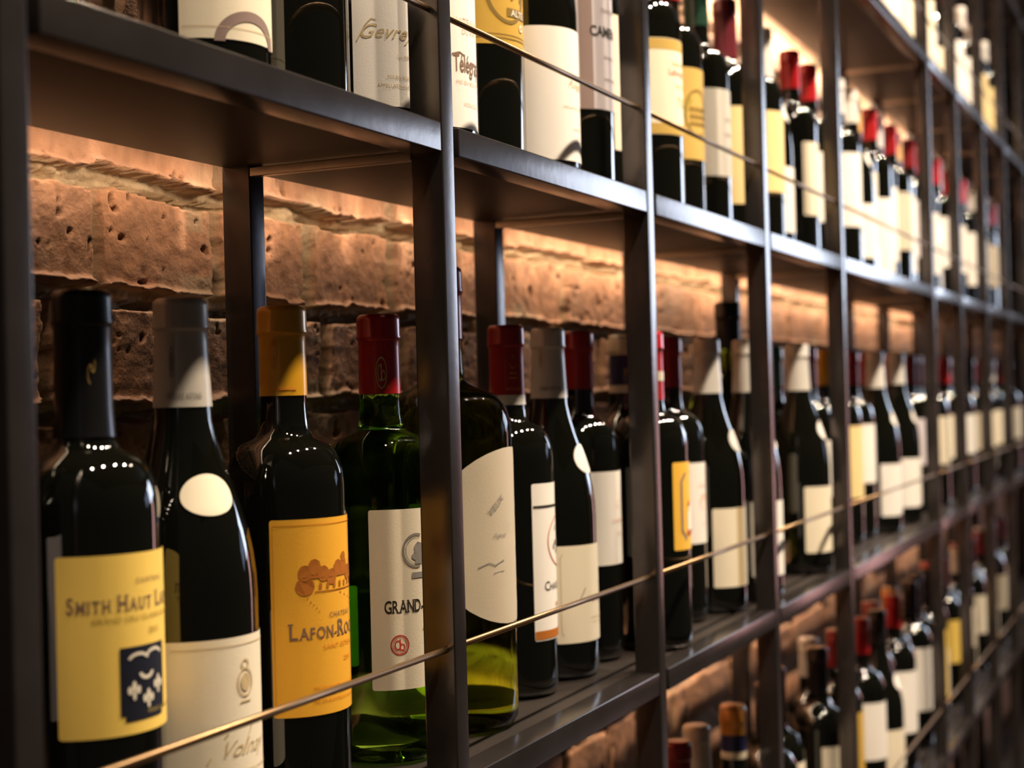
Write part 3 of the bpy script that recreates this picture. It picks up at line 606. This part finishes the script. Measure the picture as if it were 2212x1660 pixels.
# wide bay, upper shelf
U = [(5.38, .17, 'white', 'white', .16, .42, '', 'white-capped bottle with white label, first right of the fifth post, upper shelf'),
     (5.60, .17, 'white', 'white', .065, .262, 'b', 'white-capped burgundy bottle with sticker in the wide bay of the upper shelf'),
     (5.82, .20, 'gold', 'cream', .12, .41, '', 'gold-capped bottle with pale yellow label in the wide bay of upper shelf'),
     (6.03, .18, 'red', 'white', .04, .33, '', 'red-capped bottle with long white label in the wide bay of upper shelf'),
     (6.24, .20, 'white', 'white', .10, .40, '', 'white-capped bottle beside two red capsules in the wide bay, upper shelf'),
     (6.45, .18, 'red', 'cream', .16, .40, '', 'red-capped bottle with cream label, right half of the wide bay, upper shelf'),
     (6.66, .20, 'gold', 'white', .08, .41, '', 'gold-capped bottle with white label near the sixth post, upper shelf'),
     (6.88, .18, 'dark_red', 'lilac', .16, .41, '', 'dark red-capped bottle with lilac label by the sixth post, upper shelf')]
for x, y, cp, lb, z0, z1, kd, ds in U:
    simple(x, y, 'a', cp, lb, z0, z1, ds, 76, 0, 'burgundy' if kd else 'bordeaux', ST if kd else None)

# ============================================================ far bays, lower shelf, top shelf
rng = random.Random(5)
ORD = ['zeroth', 'first', 'second', 'third', 'fourth', 'fifth', 'sixth', 'seventh', 'eighth', 'ninth', 'tenth', 'eleventh', 'twelfth', 'thirteenth', 'fourteenth', 'fifteenth', 'sixteenth', 'seventeenth', 'eighteenth', 'nineteenth']
SHN = {'a': 'upper', 'b': 'middle', 'c': 'top', 'd': 'lower'}
capn = {'dark_red': 'dark red', 'white': 'white', 'red': 'red', 'black': 'black', 'gold': 'gold', 'silver': 'grey', 'amber': 'amber', 'navy': 'navy', 'green': 'dark green', 'burgundy': 'maroon', 'cream': 'cream'}
R_ = 'r'; U_ = 'u'
def fill(sh, x0, step, specs):
    """far bottles of a row, (capsule, paper, kind, label bottom, label top)"""
    for k, (cp, lb, kd, z0, z1) in enumerate(specs):
        ds = '%s-capped bottle with %s label, %s from the far right end of the %s shelf' % (capn[cp], lb, ORD[len(specs)-k], SHN[sh])
        simple(x0+step*k, .17+(.03 if k % 2 else 0), sh, cp, lb, z0, z1, ds, 74, 0, 'burgundy' if kd == 'u' else 'bordeaux', ST if kd == 'u' else None)
fill('b', 7.24, .215, [('red', 'cream', R_, .19, .41), ('dark_red', 'cream', R_, .19, .40), ('red', 'cream', R_, .2, .41), ('white', 'cream', U_, .07, .26),
  ('dark_red', 'white', R_, .2, .4), ('red', 'cream', R_, .2, .4), ('black', 'beige', R_, .2, .4), ('white', 'white', R_, .2, .4), ('red', 'cream', R_, .2, .4), ('black', 'cream', U_, .07, .26),
  ('white', 'cream', R_, .2, .4), ('black', 'beige', R_, .2, .4), ('red', 'beige', R_, .2, .4), ('black', 'beige', R_, .2, .4), ('black', 'cream', R_, .2, .4)])
fill('a', 7.11, .215, [('red', 'white', R_, .10, .38), ('white', 'white', U_, .05, .27), ('red', 'white', R_, .16, .40), ('white', 'gold', R_, .14, .36), ('red', 'white', R_, .16, .40),
  ('white', 'gold', R_, .16, .38), ('red', 'white', R_, .12, .40), ('black', 'cream', R_, .16, .40), ('white', 'white', R_, .16, .40), ('dark_red', 'beige', R_, .16, .4), ('black', 'beige', R_, .16, .4),
  ('black', 'beige', R_, .16, .40), ('dark_red', 'beige', R_, .16, .4)])
fill('c', 6.2, .235, [('red', 'white', R_, .12, .4), ('white', 'white', R_, .12, .4), ('black', 'cream', R_, .12, .4), ('white', 'white', R_, .12, .4), ('red', 'cream', R_, .12, .4), ('white', 'white', R_, .12, .40),
  ('black', 'cream', U_, .06, .27), ('red', 'white', R_, .14, .36), ('dark_red', 'white', R_, .12, .40), ('red', 'white', R_, .16, .40), ('white', 'white', R_, .08, .40), ('red', 'white', R_, .10, .42),
  ('white', 'amber', R_, .10, .40), ('black', 'cream', R_, .12, .40), ('white', 'amber', R_, .12, .40), ('dark_red', 'white', R_, .12, .4)])
fill('d', 7.0, .225, [('black', 'yellow', R_, .12, .42), ('red', 'white', R_, .08, .30), ('dark_red', 'yellow', R_, .2, .4), ('black', 'cream', R_, .2, .4), ('white', 'beige', R_, .2, .4), ('dark_red', 'beige', U_, .07, .26),
  ('black', 'cream', R_, .2, .4), ('red', 'beige', R_, .2, .4), ('dark_red', 'beige', R_, .2, .4), ('white', 'cream', U_, .07, .26), ('black', 'beige', R_, .2, .4), ('black', 'beige', R_, .2, .4), ('dark_red', 'beige', R_, .2, .4)])

# lower shelf
simple(3.42, .16, 'd', 'dark_red', 'cream', .2, .4, 'dark red-capped bottle by the third post on the lower shelf')
B = simple(3.60, .17, 'd', 'silver', 'white', .065, .262, 'burgundy bottle with grey-white capsule, bottom of photo, right of the third post', 72, 0, 'burgundy', ST, caplen=.30)
B = bottle(3.85, .15, 'd', cap='navy', caplen=.19, capband=('cream', .81, .836), labels=[('cream', .155, .392, 73, 0)], sticker=('white', .50, .02, .02, 0), desc='bottle with beige-topped navy capsule and small round sticker on lower shelf')
link('capsule_top', lathe('capsule_top', [(RB*.385+.0011, .90*HB), (RB*.380+.0011, .943*HB), (RB*.415+.0011, .948*HB), (RB*.402+.0011, .956*HB), (RB*.398+.0011, .99*HB), (RB*.36, 1.003*HB+.001), (0, 1.003*HB+.001)], capm('amber'), 40), B[0])
simple(4.18, .15, 'd', 'black', 'cream', .2, .40, 'black-capped bottle crossing behind the fourth post on the lower shelf')
simple(4.42, .19, 'd', 'burgundy', 'cream', .2, .42, 'maroon-capped bottle just right of the fourth post on the lower shelf')
B = bottle(4.80, .15, 'd', cap='black', caplen=.2, labels=[('cream', .20, .39, 73, 0)], desc='black-capped bottle with cream label in the fourth bay of the lower shelf')
simple(4.97, .22, 'd', 'silver', 'beige', .2, .40, 'grey-capped bottle behind the black-capped one in the fourth bay, lower shelf')
simple(5.16, .17, 'd', 'dark_red', 'gold', .2, .42, 'dark red-capped bottle by the fifth post on the lower shelf')
D_ = [(5.45, .15, 'red', 'white', .20, .40, '', 'white-topped red-capped bottle right of the fifth post on lower shelf'),
      (5.66, .13, 'black', 'cream', .065, .262, 'b', 'black-capped burgundy bottle with sticker in the wide bay of the lower shelf'),
      (5.86, .19, 'dark_red', 'white', .16, .40, '', 'dark red-capped bottle with tall white label in the wide bay, lower shelf'),
      (6.08, .15, 'red', 'white', .16, .40, '', 'red-capped bottle in the middle of the wide bay, lower shelf'),
      (6.29, .20, 'amber', 'cream', .12, .41, '', 'amber-capped bottle with cream label in the wide bay, lower shelf'),
      (6.52, .16, 'black', 'white', .16, .42, '', 'black-capped bottle with white label in the wide bay, lower shelf'),
      (6.76, .18, 'black', 'white', .2, .44, '', 'last bottle of the wide bay on the lower shelf, with white label')]
for x, y, cp, lb, z0, z1, kd, ds in D_:
    simple(x, y, 'd', cp, lb, z0, z1, ds, 76, 0, 'burgundy' if kd else 'bordeaux', ST if kd else None)
